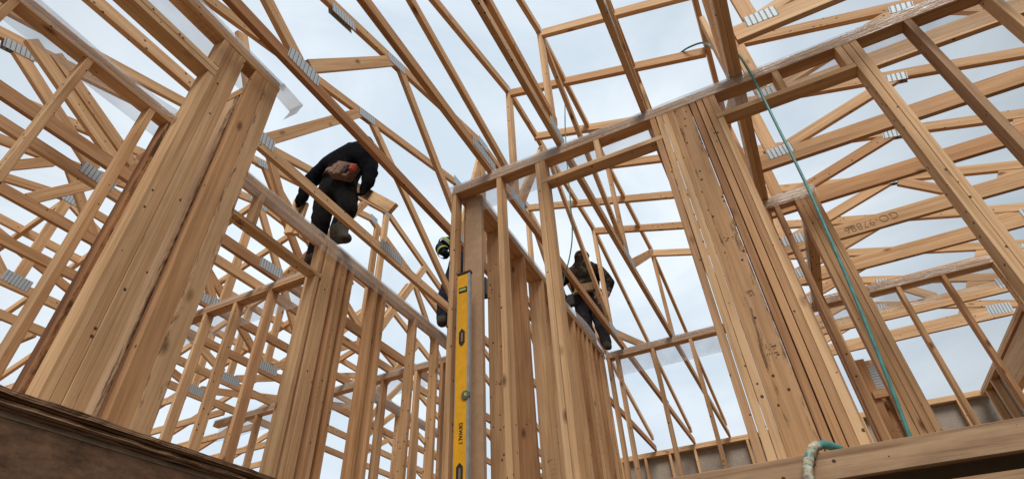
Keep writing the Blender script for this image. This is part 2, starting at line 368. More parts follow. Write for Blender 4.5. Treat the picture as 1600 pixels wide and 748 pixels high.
meshobj("plywood_nosing", bm, PLY, rim, Matrix.Translation(U((-.556, 0, .2))))
box("rim_panel", (-.575, -.75, -.2), (-.5575, .80, .194), RIM, rim)
rim['kind'] = 'thing'; fb = empty("floor_beam", "rough horizontal floor beam across the lower right with a dark gap beneath it", "beam", U((.2, .8, .2)))
fb['kind'] = 'thing'
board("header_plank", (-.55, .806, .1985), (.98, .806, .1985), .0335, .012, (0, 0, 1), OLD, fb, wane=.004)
board("gap_shade_board", (-.55, .822, .10), (.98, .822, .10), .10, .012, (0, 0, 1), simple("gap_shade_brown", (.05, .035, .025), .9), fb)  # board behind the gap, the shade of the recess put into its dark colour
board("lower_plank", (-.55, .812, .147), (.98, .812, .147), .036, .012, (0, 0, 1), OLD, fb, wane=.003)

# ------------------------------------------------------------------ walls
def stud(par, x, y, ax, top=ZP, bot=None, mat=None, flat=False, w=W4, wane=0, name="stud"):
    """ax: direction the wall runs. x,y = low corner of the stud in plan"""
    z0 = ZF+T4+.0005 if bot is None else bot
    if (ax == 'x') != flat: wd, sx, sy = (0, 1, 0), T4, w
    else: wd, sx, sy = (1, 0, 0), w, T4
    cx, cy = x+sx/2, y+sy/2
    rj = random.Random(round((x*97+y*131+z0*17)*1e3)); j = lambda a: rj.uniform(-a, a)
    la, da = (.00025, .0007) if (ax == 'x') != flat else (.0007, .00025)
    return board(name, (cx+j(la), cy+j(da), z0), (cx+j(la), cy+j(da), top-.0006), w, T4-.0003, wd, mat, par, wane)
def hplate(par, ax, a, b, c0, z, w=W4, t=T4, name="top_plate", mat=None, wane=0):
    """horizontal plate from a to b along ax, low side at c0, underside z, lying flat"""
    cc = c0+w/2; zz = z+t/2
    p0, p1 = ((a, cc, zz), (b, cc, zz)) if ax == 'x' else ((cc, a, zz), (cc, b, zz))
    return board(name, p0, p1, w, t-.0003, (0, 1, 0) if ax == 'x' else (1, 0, 0), mat, par, wane)
def wall(label, ax, a, b, c0, w=W4, cut=None, plates=2, name="framed_wall"):
    mid = (a+b)/2
    o = empty(name, label, "framed wall", U((mid, c0, ZF) if ax == 'x' else (c0, mid, ZF)))
    o['kind'] = 'thing'
    hplate(o, ax, a, b, c0, ZP, w)
    if plates == 2: hplate(o, ax, a+.004, b-.003, c0, ZP+T4, w)
    segs = [(a, b)] if not cut else [(a, cut[0]), (cut[1], b)]
    for s0, s1 in segs:
        if s1-s0 > .02: hplate(o, ax, s0, s1, c0, ZF+.0005, w, name="bottom_plate")
    return o

# the long wall facing the camera, right of the corner
wr = wall("tall framed wall with door openings running right from the corner post and the yellow level", 'x', -.557, .99, .879)
for x in (-.557,): stud(wr, x, .879, 'x')
stud(wr, -.428, .879, 'x')
stud(wr, -.322, .879, 'x', wane=.004)
stud(wr, -.3085, .879, 'x', top=.924, name="jack_stud"); stud(wr, -.3085, .879, 'x', bot=.938, name="cripple")
hplate(wr, 'x', -.309, -.019, .879, .925, name="header")
stud(wr, -.170, .879, 'x', bot=.938, name="cripple")
stud(wr, -.0335, .879, 'x', top=.924, mat=REDP, name="jack_stud"); stud(wr, -.0335, .879, 'x', bot=.938, name="cripple")
stud(wr, -.0185, .879, 'x'); stud(wr, -.005, .879, 'x'); stud(wr, .0083, .879, 'x', mat=PINE)
wide = stud(wr, .0214, .8795, 'x', flat=True, w=.0345, wane=.002, mat=BARK, name="flat_stud")
stud(wr, .0575, .879, 'x', mat=REDP); stud(wr, .0722, .879, 'x', wane=.003)
stud(wr, .0864, .879, 'x', mat=REDP); stud(wr, .0997, .879, 'x', top=.924, name="jack_stud"); stud(wr, .0997, .879, 'x', bot=.938, name="cripple")
hplate(wr, 'x', .100, .371, .879, .925, name="header", wane=.006)
stud(wr, .233, .879, 'x', bot=.938, name="cripple"); stud(wr, .3575, .879, 'x', bot=.938, name="cripple")
stud(wr, .3715, .879, 'x'); stud(wr, .3852, .879, 'x'); 
for x in (.485, .618, .752, .886): stud(wr, x, .879, 'x', mat=OLD if x == .485 else None)
def stamp(par, x, y, z, seed, h=.03, w=.05):
    """worn, unreadable grade stamp on a face looking towards -y"""
    rr = random.Random(seed); bm = bmesh.new()
    for i in range(9):
        boxbm(bm, (rr.uniform(-w/2, w/2), 0, rr.choice((-.4, 0, .4))*h), (rr.uniform(.004, .012), .0006, rr.uniform(.0015, .0035)))
    meshobj("grade_stamp", bm, INK, par, Matrix.Translation(Vector((x*S, y*S-.0006, z*S))))
for i, (x, z) in enumerate(((.036, .50), (.041, .40), (.036, .62), (.038, .385), (.378, .6), (-.005+.005, .55), (.0795, .45))): stamp(wr, x, .8792, z, i)

# wall running away from the corner (behind the level)
wc = wall("closely studded wall running from the corner post to the worker in camouflage", 'y', .911, 1.965, -.5515, W6)
stud(wc, -.5468, .925, 'x', mat=REDP)
stud(wc, -.5335, .912, 'y', w=.0455, mat=OSBB, name="flat_stud")
for i, y in enumerate((1.06, 1.20, 1.34, 1.48, 1.615, 1.66, 1.70, 1.748, 1.79, 1.85, 1.905, 1.935)):
    stud(wc, -.5515, y, 'y', w=W6, mat=REDP if i % 4 == 1 else None)

for i, (x, y, z) in enumerate(((-.522, 1.06, .62), (-.527, 1.06, .55), (-.52, 1.20, .5), (-.53, 1.34, .45), (-.52, 1.905, .5))): stamp(wc, x, y, z, 20+i)
# left middle wall with header, worker in black stands on it
wm = wall("framed wall with a door header below the worker in the black hoodie", 'y', .44, 1.665, -1.003, cut=(.5, .87))
hplate(wm, 'y', .43, .892, -1.003, .89, name="header", wane=.005)
for y in (.46, .645, .872): stud(wm, -1.003, y, 'y', bot=.904, name="cripple")
stud(wm, -1.003, .872, 'y', top=.889, name="jack_stud"); stud(wm, -1.003, .8935, 'y'); stud(wm, -1.003, .9075, 'y', wane=.004); stud(wm, -1.003, .921, 'y')
stud(wm, -1.003, .955, 'y', mat=REDP); stud(wm, -1.003, .9695, 'y'); stud(wm, -1.003, 1.0, 'y')
for i, y in enumerate((1.115, 1.16, 1.335, 1.475, 1.60, 1.645)): stud(wm, -1.003, y, 'y', mat=REDP if i == 5 else None)
# wall going left from it
wl = wall("low left framed wall, its single studs hung with plastic, below the worker in black", 'x', -2.2, -.974, .972)
for i, x in enumerate((-2.1, -1.97, -1.83, -1.69, -1.555, -1.422, -1.275, -1.128, -1.03)): stud(wl, x, .972, 'x', mat=REDP if i in (6,) else None)
stud(wl, -1.08, .972, 'x', flat=True, w=.04)
# hidden rooms behind
wn = wall("interior framed wall glimpsed behind the studs left of the level", 'x', -2.3, -.96, 1.667)
for i in range(9): stud(wn, -2.2+.14*i+(.02 if i % 2 else 0), 1.667, 'x')
stud(wn, -1.0, 1.667, 'x', mat=REDP)
wo = wall("short interior wall deep behind the studs, running away at the left", 'y', 1.70, 2.6, -1.52)
for i in range(7): stud(wo, -1.52, 1.71+.14*i, 'y')
# wall across the back of the opening
wf = wall("back interior wall whose plate crosses the sky beyond the door openings", 'x', -.503, .955, 1.968, cut=(.1, .38))
for i, x in enumerate((-.50, -.465, -.322, -.177, -.04, .11, .375, .522, .655, .80, .93)): stud(wf, x, 1.968, 'x')
# small closet walls with the hose in front
wb = wall("narrow closet wall with doubled posts behind the green hose", 'x', .146, .300, 1.331)
for x, m in ((.1475, None), (.1615, None), (.1925, REDP), (.2455, None), (.259, None), (.2725, REDP), (.286, None)): stud(wb, x, 1.331, 'x', mat=m)
wd_ = wall("short closet side wall running back from the doubled posts behind the green hose", 'y', 1.363, 1.967, .268)
for y in (1.90, 1.93): stud(wd_, .268, y, 'y')

# near left walls
wq = wall("near left wall ending in a thick pack of studs with a split, bark-edged stud", 'y', -.55, .437, -.7477, cut=(-.4, .29))
hplate(wq, 'y', -.5, .311, -.7477, .895, t=.013, name="header"); hplate(wq, 'y', -.5, .311, -.7477, .9085, t=.013, name="header")
stud(wq, -.7477, .297, 'y', bot=.923, name="cripple")
stud(wq, -.7477, .297, 'y', top=.894, name="jack_stud")
stud(wq, -.7477, .3103, 'y'); stud(wq, -.7477, .3236, 'y'); stud(wq, -.7477, .3369, 'y', top=ZP)
stud(wq, -.7301, .3755, 'y', flat=True, name='flat_stud'); stud(wq, -.7301, .4068, 'y', flat=True, w=.0295, wane=.006, mat=BARK, name='flat_stud'); stud(wq, -.7477, .3935, 'y', w=.017); stud(wq, -.7477, .418, 'y', w=.017)
stud(wq, -.7477, -.45, 'y')
wp = wall("far left wall of single studs under a rumpled plastic strip", 'y', -.55, .437, -1.013)
for i, y in enumerate((-.35, -.21, -.07, .066, .203, .340, .383, .410)): stud(wp, -1.013, y, 'y', mat=REDB if i == 6 else None, wane=.006 if i == 6 else 0)
wt = wall("short cross wall of flat studs joining the two near left walls", 'x', -.98, -.749, .403)
stud(wt, -.975, .404, 'x', flat=True, w=.05, name="flat_stud"); stud(wt, -.918, .404, 'x', flat=True, w=.048, name="flat_stud")
stud(wt, -.846, .404, 'x', flat=True, w=.05, name="flat_stud", wane=.004, mat=BARK)
stud(wt, -.79, .404, 'x', mat=REDP)

# exterior walls far away
we = wall("far exterior wall lined with grey sheathing under the truss ends", 'x', -2.4, .985, 3.25)
for i in range(24): stud(we, -2.39+.1405*i, 3.25, 'x')
box("sheathing", (-2.4, 3.2825, ZF), (.985, 3.290, ZP+.02), SHEATH, we)
w2 = wall("right exterior wall with a deep wooden header carrying the truss heels", 'y', .2, 3.248, .955)
for y in (.3, .44, .58, .72, 1.0, 1.14, 1.28, 1.42, 1.56, 1.70, 1.84, 2.02, 2.06, 2.92, 3.06, 3.19): stud(w2, .955, y, 'y')
board("deep_header", (.972, 2.08, .945), (.972, 2.92, .945), .10, .02, (0, 0, 1), PINE, w2)
hplate(w2, 'y', 2.08, 2.92, .955, .879, name="header")
box("sheathing", (.9875, .2, ZF), (.995, 2.05, ZP+.02), SHEATH, w2)
box("sheathing", (.9875, 2.95, ZF), (.995, 3.24, ZP+.02), SHEATH, w2)

# ------------------------------------------------------------------ roof trusses
SL = .325
def plate_on(par, P, Nrm, X, w=.24, h=.085, th=T4):
    """ribbed nail plates pressed into both faces, P centre, X long direction"""
    X = Vector(X).normalized(); Nrm = Vector(Nrm).normalized(); Z = X.cross(Nrm)
    X = (X+Z*random.uniform(-.06, .06)).normalized(); Z = X.cross(Nrm); w *= random.uniform(.9, 1.08)
    for s in (1, -1):
        c = U(P)+Nrm*s*(th*S/2+.0012)
        M = Matrix(((X.x, Nrm.x, Z.x, c.x), (X.y, Nrm.y, Z.y, c.y), (X.z, Nrm.z, Z.z, c.z), (0, 0, 0, 1)))
        bm = bmesh.new(); boxbm(bm, (0, 0, 0), (w, .0016, h)); meshobj("nail_plate", bm, GALV, par, M)
def truss_y(x0, label, flat=None, webs=(), plates=(), near=-.39, cw=W4, two=False, far=3.26):
    """truss in a plane along Y (slightly off square like the real ones); flat=(y0,y1) for hip trusses"""
    X = lambda y: x0+.0065+.015*(y-.5)
    o = empty("roof_truss", label, "roof truss", U((X(0), 0, 1.028)), "roof trusses running away from the camera")
    Pp = lambda y, z: (X(y), y, z)
    off = 0
    board("bottom_chord", Pp(near, 1.0285+cw/2), Pp(far, 1.0285+cw/2), cw, T4, (0, 0, 1), random.Random(x0).choice((PINE, PINE, REDP)), o, bow=.004)
    ztc = lambda y: 1.538+SL*(y-1.03) if y < 1.435 else 1.538+SL*(2.87-y-1.03)
    k = W4/2*math.sqrt(1+SL*SL)
    ys, ye = flat if flat else (1.435, 1.435)
    board("top_chord", Pp(near+.02, ztc(near+.02)+k), Pp(ys, ztc(ys)+k), W4, T4, (0, -SL, 1), None, o, bow=.004)
    if flat: board("top_chord", Pp(ys, ztc(ys)+W4/2), Pp(ye, ztc(ys)+W4/2), W4, T4-.0004, (0, 0, 1), None, o)
    board("top_chord", Pp(ye, ztc(ye)+k), Pp(far-.02, ztc(far-.02)+k), W4, T4, (0, SL, 1), None, o, bow=.004)
    for a, b, c_, e in webs:
        board("web", Pp(a, b), Pp(c_, e), W4, T4-.0008, (0, -(e-b), (c_-a)) if abs(c_-a) > .02 else (0, 1, 0), None, o)
    for y, z, sl, *wh in plates:
        plate_on(o, Pp(y, z), (1, -.015, 0), (.015, 1, sl), *(wh or (.24, .085)))
    return o, X
zt = lambda y: (1.538+SL*(y-1.03) if y < 1.435 else 1.538+SL*(1.84-y))+.012
B = 1.055
truss_y(-.677, "truss passing in front of the black-hooded worker's head, with a level web at its plate", (1.24, 1.64),
        [(.30, 1.15, .425, 1.07), (.455, 1.085, .70, zt(.70)), (.735, zt(.735), 1.10, 1.10), (1.10, B, 1.24, 1.58), (1.24, B, 1.24, 1.6), (1.64, B, 1.64, 1.6), (1.66, 1.6, 2.1, B), (2.12, B, 2.4, zt(2.4))],
        [(.44, 1.062, 0, .28, .10), (.715, zt(.715), SL, .24, .09), (.50, 1.365, SL, .26, .085), (1.09, B, 0, .2, .09), (1.24, 1.62, 0, .2, .1), (1.64, 1.62, 0, .2, .1), (1.64, B, 0, .2, .1)])
truss_y(-.903, "truss crossing just in front of the thighs of the worker in the black hoodie", None,
        [(.55, 1.06, .83, zt(.83)), (.885, zt(.885), 1.42, 1.10), (.535, B, .40, zt(.40)-.03), (1.435, B, 1.435, zt(1.435)), (1.46, B, 1.9, zt(1.9)), (1.95, zt(1.95), 2.3, B)],
        [(.545, 1.062, 0, .22, .10), (.86, zt(.86), SL, .22, .085), (1.43, 1.685, 0, .2, .12), (1.06, 1.06, 0, .34, .085), (1.435, B, 0, .2, .09)])
truss_y(-.457, "hip truss with two flat-top posts, first one right of the corner post", (1.03, 1.84),
        [(.30, 1.315, 1.02, 1.125), (1.03, B, 1.03, 1.55), (1.05, B, 1.30, 1.54), (1.36, 1.54, 1.83, 1.09), (1.84, B, 1.84, 1.55), (1.88, B, 2.55, zt(2.55)-.02), (2.56, zt(2.56), 2.66, B)],
        [(.84, B, 0, .36, .085), (1.03, B, 0, .25, .1), (1.03, 1.55, 0, .1, .09), (1.84, 1.55, 0, .1, .09), (1.855, B, 0, .3, .1), (2.66, B, 0, .2, .09)])
truss_y(-.265, "hip truss with a longer flat top, two bays right of the corner post", (.845, 2.03),
        [(.30, 1.135, .87, 1.105), (.85, B, .85, 1.48), (.86, 1.47, 1.42, 1.09), (1.44, B, 1.44, 1.49), (1.48, B, 2.02, 1.47), (2.035, B, 2.035, 1.49)],
        [(.86, B, 0, .26, .1), (.85, 1.49, 0, .12, .09), (1.44, B, 0, .34, .1), (2.03, 1.49, 0, .12, .09), (2.04, B, 0, .3, .09)])
truss_y(-.052, "hip truss directly left of the wide bark-edged stud pack, pair of dark parallel chords", (.63, 2.24),
        [(.63, B, .63, 1.42), (.66, 1.41, 1.1, B), (1.1, B, 1.1, 1.42), (1.12, B, 1.56, 1.41), (1.6, B, 1.6, 1.42)], [(.63, B, 0, .2, .09), (1.1, B, 0, .2, .09)])
gr_, _ = truss_y(.150, "doubled girder truss above the closet, running to the small closet wall", (.43, 2.44),
        [(.50, 1.335, .93, B), (.909, 1.313, .902, B), (.95, B, 1.30, 1.335), (1.31, 1.335, 1.311, B), (1.33, 1.335, 1.7, B)],
        [(.93, 1.06, 0, .3, .10), (1.31, 1.06, 0, .3, .1)], cw=W6)
board("bottom_chord", (.150+.0200-.013, -.39, 1.0285+W6/2), (.150+.020+.041, 3.26, 1.0285+W6/2), W6, T4, (0, 0, 1), None, gr_)
# group over the left rooms
truss_y(-1.268, "thick near chord of the left truss group, with two sloping webs above it", None,
        [(.16, 1.215, .42, 1.068), (.21, 1.225, .47, 1.085), (.80, zt(.80), .95, 1.27), (1.435, B, 1.435, zt(1.4)), (1.0, B, 1.30, zt(1.3)), (1.45, B, 1.75, zt(1.75))],
        [(.94, B, 0, .26, .1), (1.435, zt(1.435), 0, .12, .1)], cw=W4*1.2)
truss_y(-1.357, "left group truss with a ribbed plate in the gap beside the second single stud", None,
        [(.17, 1.245, .43, 1.075), (.46, B, .60, zt(.6)), (.867, zt(.867), 1.27, 1.08), (.867, zt(.867), 1.5, 1.12), (1.486, B, 1.486, zt(1.45)), (1.5, B, 1.75, 1.50), (1.77, zt(1.77), 2.2, B)],
        [(.17, 1.25, SL, .2, .08), (.445, 1.06, 0, .26, .1), (.867, zt(.867), SL, .2, .08), (1.45, zt(1.45)+.01, 0, .14, .1), (1.2, B, 0, .2, .09)])
def hipw(ys):
    ye = 2.87-ys; h = 1.538+SL*(ys-1.03)
    return [(ys, B, ys, h+.01), (ys+.02, h, 1.40, 1.075), (1.435, B, 1.435, h+.01), (1.47, 1.075, ye-.02, h), (ye, B, ye, h+.01), (ys-.03, B, ys-.32, zt(ys-.32)), (ys-.36, zt(ys-.36)-.01, ys-.62, B), (ye+.03, B, ye+.32, zt(ye+.32))], \
           [(ys, h+.012, 0, .26, .10), (ys, 1.06, 0, .25, .11), (1.44, 1.06, 0, .27, .11), (ye, h+.01, 0, .24, .1), (ye, 1.06, 0, .24, .1), (ys-.34, zt(ys-.34), SL, .22, .08), (.95, 1.055, 0, .2, .09)]
w_, p_ = hipw(1.03); truss_y(-1.577, "third truss back in the left group, seen through the single studs", (1.03, 1.84), w_, p_)
w_, p_ = hipw(.82); truss_y(-1.787, "fourth truss back in the left group, flat-topped, with a ribbed plate at mid chord", (.82, 2.05), w_, p_)
w_, p_ = hipw(.614); truss_y(-1.992, "fifth truss back in the left group, with a wide ribbed plate at its bend", (.614, 2.256), w_, p_)
w_, p_ = hipw(.41); truss_y(-2.20, "lowest and farthest truss of the left group", (.41, 2.46), w_, p_)

def truss_x(yb, label, k):
    """truss in a plane along X: heel on the right wall, left end at the girder"""
    y = yb-.0065; xl = .185
    o = empty("roof_truss", label, "roof truss", U((xl, y, 1.028)), "roof trusses running left to right")
    board("bottom_chord", (xl, y, 1.0285+.0245), (.965, y, 1.0285+.0245), .049, T4, (0, 0, 1), None, o, wane=.02 if k == -1 else 0, bow=.005)
    tl = lambda x: 1.352-.305*x
    kk = W4/2*1.045
    board("top_chord", (xl, y, tl(xl)+kk), (1.02, y, tl(1.02)+kk), W4, T4, (.305, 0, 1), None, o, bow=.004)
    board("web", (.235, y, 1.075), (.565, y, tl(.565)+.005), W4, T4-.0008, (-.1, 0, .33), None, o)
    board("web", (.228, y, 1.06), (.228, y, tl(.228)+.01), W4, T4-.001, (1, 0, 0), None, o)
    board("web", (.59, y, tl(.59)), (.70, y, 1.072), W4, T4-.001, (.1, 0, .11), None, o) if k % 3 == 2 else None
    # heel wedge
    bm = bmesh.new(); th = T4*S*.46
    pr = [Vector((.80, 0, 1.0785)), (Vector((.965, 0, 1.0785))), Vector((.868, 0, tl(.868)-.002)), Vector((.815, 0, tl(.815)-.002))]
    pr[1] = Vector((.885, 0, 1.0785))
    f0 = [bm.verts.new(U(p)+Vector((0, -th, 0))) for p in pr]; f1 = [bm.verts.new(U(p)+Vector((0, th, 0))) for p in pr]
    bm.faces.new(f0); bm.faces.new(f1)
    for i in range(4): bm.faces.new((f0[i], f0[(i+1) % 4], f1[(i+1) % 4], f1[i]))
    meshobj("heel_block", bm, PINE, o, Matrix.Translation(Vector((0, y*S, 0))))
    plate_on(o, (.245, y, 1.072), (0, 1, 0), (1, 0, .02), .20, .10)
    plate_on(o, (.567, y, tl(.567)+.004), (0, 1, 0), (1, 0, -.2), .14, .075)
    plate_on(o, (.93, y, 1.062), (0, 1, 0), (1, 0, -.05), .22, .12)
    return o
names = ["uppermost right truss, nearest the camera and crossing the top edge", "right truss with a bark-edged chord just behind the long wall's plate",
         "right truss crossing above the hose, first one clear behind the long wall", "second clear right truss behind the long wall, just above the handwritten one",
         "right truss with handwritten numbers upside down on its chord", "right truss just below the one with handwritten numbers",
         "right truss just above the plate of the back interior wall", "right truss seen through the studs of the back interior wall, upper one",
         "lowest right truss, seen through the studs of the back interior wall", "farthest right truss, low over the back corner"]
for k in range(-2, 7):
    o = truss_x(1.222+.2105*k, names[k+2], k)
    if k == 2:
        # handwriting, upside down, on the near face of the chord
        yy = (1.222+.2105*2)*S-T4*S-.0016
        M = Matrix.Translation((.462*S, yy, 1.0535*S)) @ Matrix.Rotation(R(90), 4, 'X') @ Matrix.Rotation(R(183), 4, 'Z')
        textmesh("handwriting", "GO-97886", .10, PENCIL, M, o, .0004, -.0022)
        for dx in (0, .012): 
            bm = bmesh.new(); boxbm(bm, (0, 0, 0), (.006, .001, .13)); meshobj("ink_mark", bm, INK, o, Matrix.Translation(((.352+dx)*S, yy+.0004, 1.053*S)))

# jack rafters stepping down from the flat-topped trusses to the girder
rafz = lambda x: 1.53-.325*(x+.455)
for y, x0, lb in ((.845, -.25, "jack rafter nearest the top edge, starting at a truss corner node"), (1.03, -.44, "long jack rafter crossing the sky at top centre towards the girder truss"),
              (1.24, -.44, "jack rafter just above the long wall's plate at centre"), (1.435, -.25, "jack rafter partly behind the door header"),
              (1.64, -.655, "long jack rafter crossing the first door opening, with a dark split near its left end"), (1.84, -.435, "jack rafter level with the head of the worker in camouflage"),
              (2.035, -.24, "lowest jack rafter, short, near the stud pack"), (.64, -.04, "jack rafter above the top edge beside the girder truss")):
    tag(board("jack_rafter", (x0, y, rafz(x0)+.016), (.157, y, rafz(.157)+.016), W4, T4, (.325, 0, 1), None), lb, "rafter", "jack rafters between the hip trusses")

# jack trusses of the left hip end, sloping down to the left wall
lft = {.41: -2.2, .614: -1.992, .82: -1.787, 1.03: -1.577, 1.24: -1.577, 1.435: -1.577, 1.64: -1.577, 1.84: -1.577, 2.05: -1.787, 2.26: -1.992}
for i, (y, xs) in enumerate(lft.items()):
    rz = lambda x: 1.53+.325*(x+1.577)
    jt = empty("jack_truss", ["first", "second", "third", "fourth", "fifth", "sixth", "seventh", "eighth", "ninth", "tenth"][i]+" sloping jack truss of the left hip end, counted from the camera", "jack truss", U((-2.2, y, 1.03)), "jack trusses of the left hip end")
    board("top_chord", (xs, y, rz(xs)+.016), (-3.02, y, rz(-3.02)+.016), W4, T4, (-.325, 0, 1), None, jt)
    board("bottom_chord", (-2.215, y, 1.0285+W4/2), (-2.97, y, 1.0285+W4/2), W4, T4-.0006, (0, 0, 1), None, jt)
wx = wall("left exterior wall far behind the single studs, under the hip end", 'y', -.5, 3.24, -3.035)
for i in range(26): stud(wx, -3.035, -.48+.1405*i, 'y')

# ------------------------------------------------------------------ plastic sheets
def sheet(label, p0, p1, prof, amp=.006, seed=0, lump=None, mat=None):
    """poly strip from p0 to p1 (plan), prof = [(outward, z)] cross profile in layout units"""
    a, b = Vector((*p0, 0)), Vector((*p1, 0)); dr = (b-a); ln = dr.length; dr.normalize(); nr = Vector((dr.y, -dr.x, 0))
    n = max(8, int(ln*S/.04)); bm = bmesh.new(); rows = []
    pr = []
    for i in range(len(prof)-1):
        for k in range(4):
            f = k/4; pr.append((prof[i][0]*(1-f)+prof[i+1][0]*f, prof[i][1]*(1-f)+prof[i+1][1]*f))
    pr.append(prof[-1])
    for i in range(n+1):
        s = i/n; row = []
        for j, (o_, z) in enumerate(pr):
            q = a+dr*ln*s+nr*o_; free = min(1, j/4)
            w1 = noise.noise(Vector((s*ln*6, j*.2, seed)))*amp/S*free; w2 = noise.noise(Vector((s*ln*5, 7+j*.1, seed)))*amp/S*free
            if lump: w1 += lump(s, j/len(pr))
            row.append(bm.verts.new(U((q.x+nr.x*w1, q.y+nr.y*w1, z+w2))))
        rows.append(row)
    for i in range(n):
        for j in range(len(pr)-1): bm.faces.new((rows[i][j], rows[i][j+1], rows[i+1][j+1], rows[i+1][j]))
    o = meshobj("plastic_sheet", bm, mat or POLY, smooth=True)
    return tag(o, label, "plastic sheet", "plastic sheets draped over the wall plates")
TP = 1.0285
sheet("long plastic strip along the long wall's top plate, from corner to top right", (-.565, .877), (.98, .877), [(-.034, TP), (.001, TP+.0005), (.002, 1.012), (.0015, .9985)], seed=1)
sheet("plastic flap hanging behind the long wall's plate, seen above the door headers", (-.54, .913), (.98, .913), [(0, TP), (-.002, 1.0), (-.006, .972), (-.004, .948)], amp=.012, seed=2)
def bulge(s, t): return .028*math.exp(-((s-.72)/.16)**2)*(.35+t)
sheet("plastic strip bulging on the wall below the worker in camouflage", (-.5005, .92), (-.5005, 1.96), [(-.05, TP), (.0005, TP+.0012), (.002, 1.016), (.003, 1.0)], seed=3, lump=lambda s, t: .02*math.exp(-((s-.8)/.14)**2)*(1-t))
sheet("plastic strip hanging over the studs below the worker in the black hoodie", (-.9695, .45), (-.9695, 1.66), [(-.033, TP), (0, TP+.0005), (.002, 1.0), (.004, .972)], amp=.008, seed=4)
sheet("pale plastic hanging behind the low left wall's plate", (-2.2, 1.006), (-.98, 1.006), [(0, TP), (-.003, 1.0), (-.008, .965), (-.004, .93)], amp=.012, seed=5)
sheet("thin plastic strip on the front of the low left wall's plate", (-2.2, .9705), (-.98, .9705), [(0, TP), (.001, 1.015), (.001, 1.010)], amp=.003, seed=6)
sheet("plastic hanging under the back interior wall's plate", (-.5, 2.002), (.95, 2.002), [(0, TP), (-.003, 1.0), (-.008, .965), (-.004, .935)], amp=.010, seed=7)
sheet("plastic on the front of the back interior wall's plate", (-.5, 1.9665), (.95, 1.9665), [(0, TP), (.001, 1.012), (.001, 1.002)], amp=.003, seed=8)
sheet("white rumpled plastic along the far left wall's plate", (-.9795, -.5), (-.9795, .45), [(-.034, TP+.001), (.001, TP+.002), (.003, 1.018), (.002, 1.0)], amp=.012, seed=9, lump=lambda s, t: .035*max(0, (s-.88)/.12)*(.4+.6*t))
sheet("plastic hanging behind the far left wall's plate", (-1.0155, -.5), (-1.0155, .43), [(0, TP), (-.002, 1.0), (-.005, .985), (-.004, .975)], amp=.004, seed=19)
sheet("plastic on the near left wall above the thick stud pack", (-.7145, -.5), (-.7145, .445), [(-.034, TP+.001), (.001, TP+.001), (.002, 1.015), (.001, 1.008)], amp=.004, seed=10)
sheet("loose plastic flap sticking out past the end of the near left wall", (-.750, .439), (-.712, .439), [(.002, TP+.001), (-.03, 1.028), (-.058, 1.024), (-.05, .985)], amp=.006, seed=11, mat=POLYD)
sheet("bunched white plastic where the far left wall meets the short cross wall", (-1.03, .4), (-.86, .4), [(-.02, TP), (-.012, 1.045), (.004, 1.048), (.010, 1.022), (.004, 1.002)], amp=.05, seed=31, mat=POLYD)
sheet("plastic behind the near left wall's header, with the sky behind", (-.7485, -.5), (-.7485, .42), [(0, TP), (-.002, 1.0), (-.006, .96)], amp=.01, seed=12)
sheet("plastic strip on the interior wall plate behind the studs left of the level", (-2.3, 1.6655), (-.97, 1.6655), [(-.034, TP), (.001, TP), (.001, 1.003)], amp=.004, seed=13)
sheet("plastic hanging behind the interior wall left of the level", (-2.3, 1.7), (-.97, 1.7), [(0, TP), (-.002, 1.0), (-.006, .94)], amp=.01, seed=14)
sheet("plastic over the narrow closet wall's plate", (.14, 1.3295), (.305, 1.3295), [(-.034, TP), (.001, TP), (.003, 1.0), (.002, .992)], amp=.006, seed=15)
sheet("plastic strip hanging along the closet side wall", (.2665, 1.96), (.2665, 1.37), [(-.03, TP), (.001, TP), (.004, 1.0), (.004, .975)], amp=.008, seed=16)
sheet("wrinkled plastic strip on the short wall deep behind the studs", (-1.487, 1.71), (-1.487, 2.6), [(-.034, TP), (.001, TP), (.003, 1.0), (.002, .98)], amp=.006, seed=17)

# ------------------------------------------------------------------ hoses
tag(tube("air_hose", [(.089, 1.035, 1.392), (.12, 1.01, 1.370), (.157, .99, 1.335), (.166, .93, 1.2), (.186, .868, 1.10), (.193, .862, 1.0), (.190, .862, .8), (.187, .862, .664), (.178, .862, .5), (.168, .862, .36), (.156, .862, .235), (.15, .87, ZF+.004)], .0075, HOSE),
    "long teal air hose hanging from the roof in front of the right stud packs", "hose")
tag(tube("cord", [(-.262, 1.05, 1.43), (-.276, 1.05, 1.30), (-.286, 1.05, 1.16), (-.296, 1.05, .966), (-.303, 1.05, .882), (-.318, 1.05, .82), (-.34, 1.05, .76), (-.357, 1.05, .70), (-.362, 1.05, .5), (-.362, 1.05, .213)], .0045, HOSE),
    "thin green cord hanging from a web down to the worker in camouflage", "cord")
hs = empty("air_hose", "teal hose wrapped in dirty tape looping over the floor beam at the bottom right", "hose", U((.05, .78, .2)))
tube("hose_tube", [(.018, .775, .135), (.0195, .778, .165), (.024, .785, .192), (.036, .796, .2165), (.052, .806, .2245), (.068, .822, .221), (.082, .85, .2165)], .0155, HOSE, hs, seg=14)
tube("tape_wrap", [(.0205, .779, .172), (.0245, .786, .194), (.037, .797, .2175), (.046, .802, .2235)], .0175, TAPE, hs, seg=16, taper=lambda f: 1+.10*math.sin(f*47))

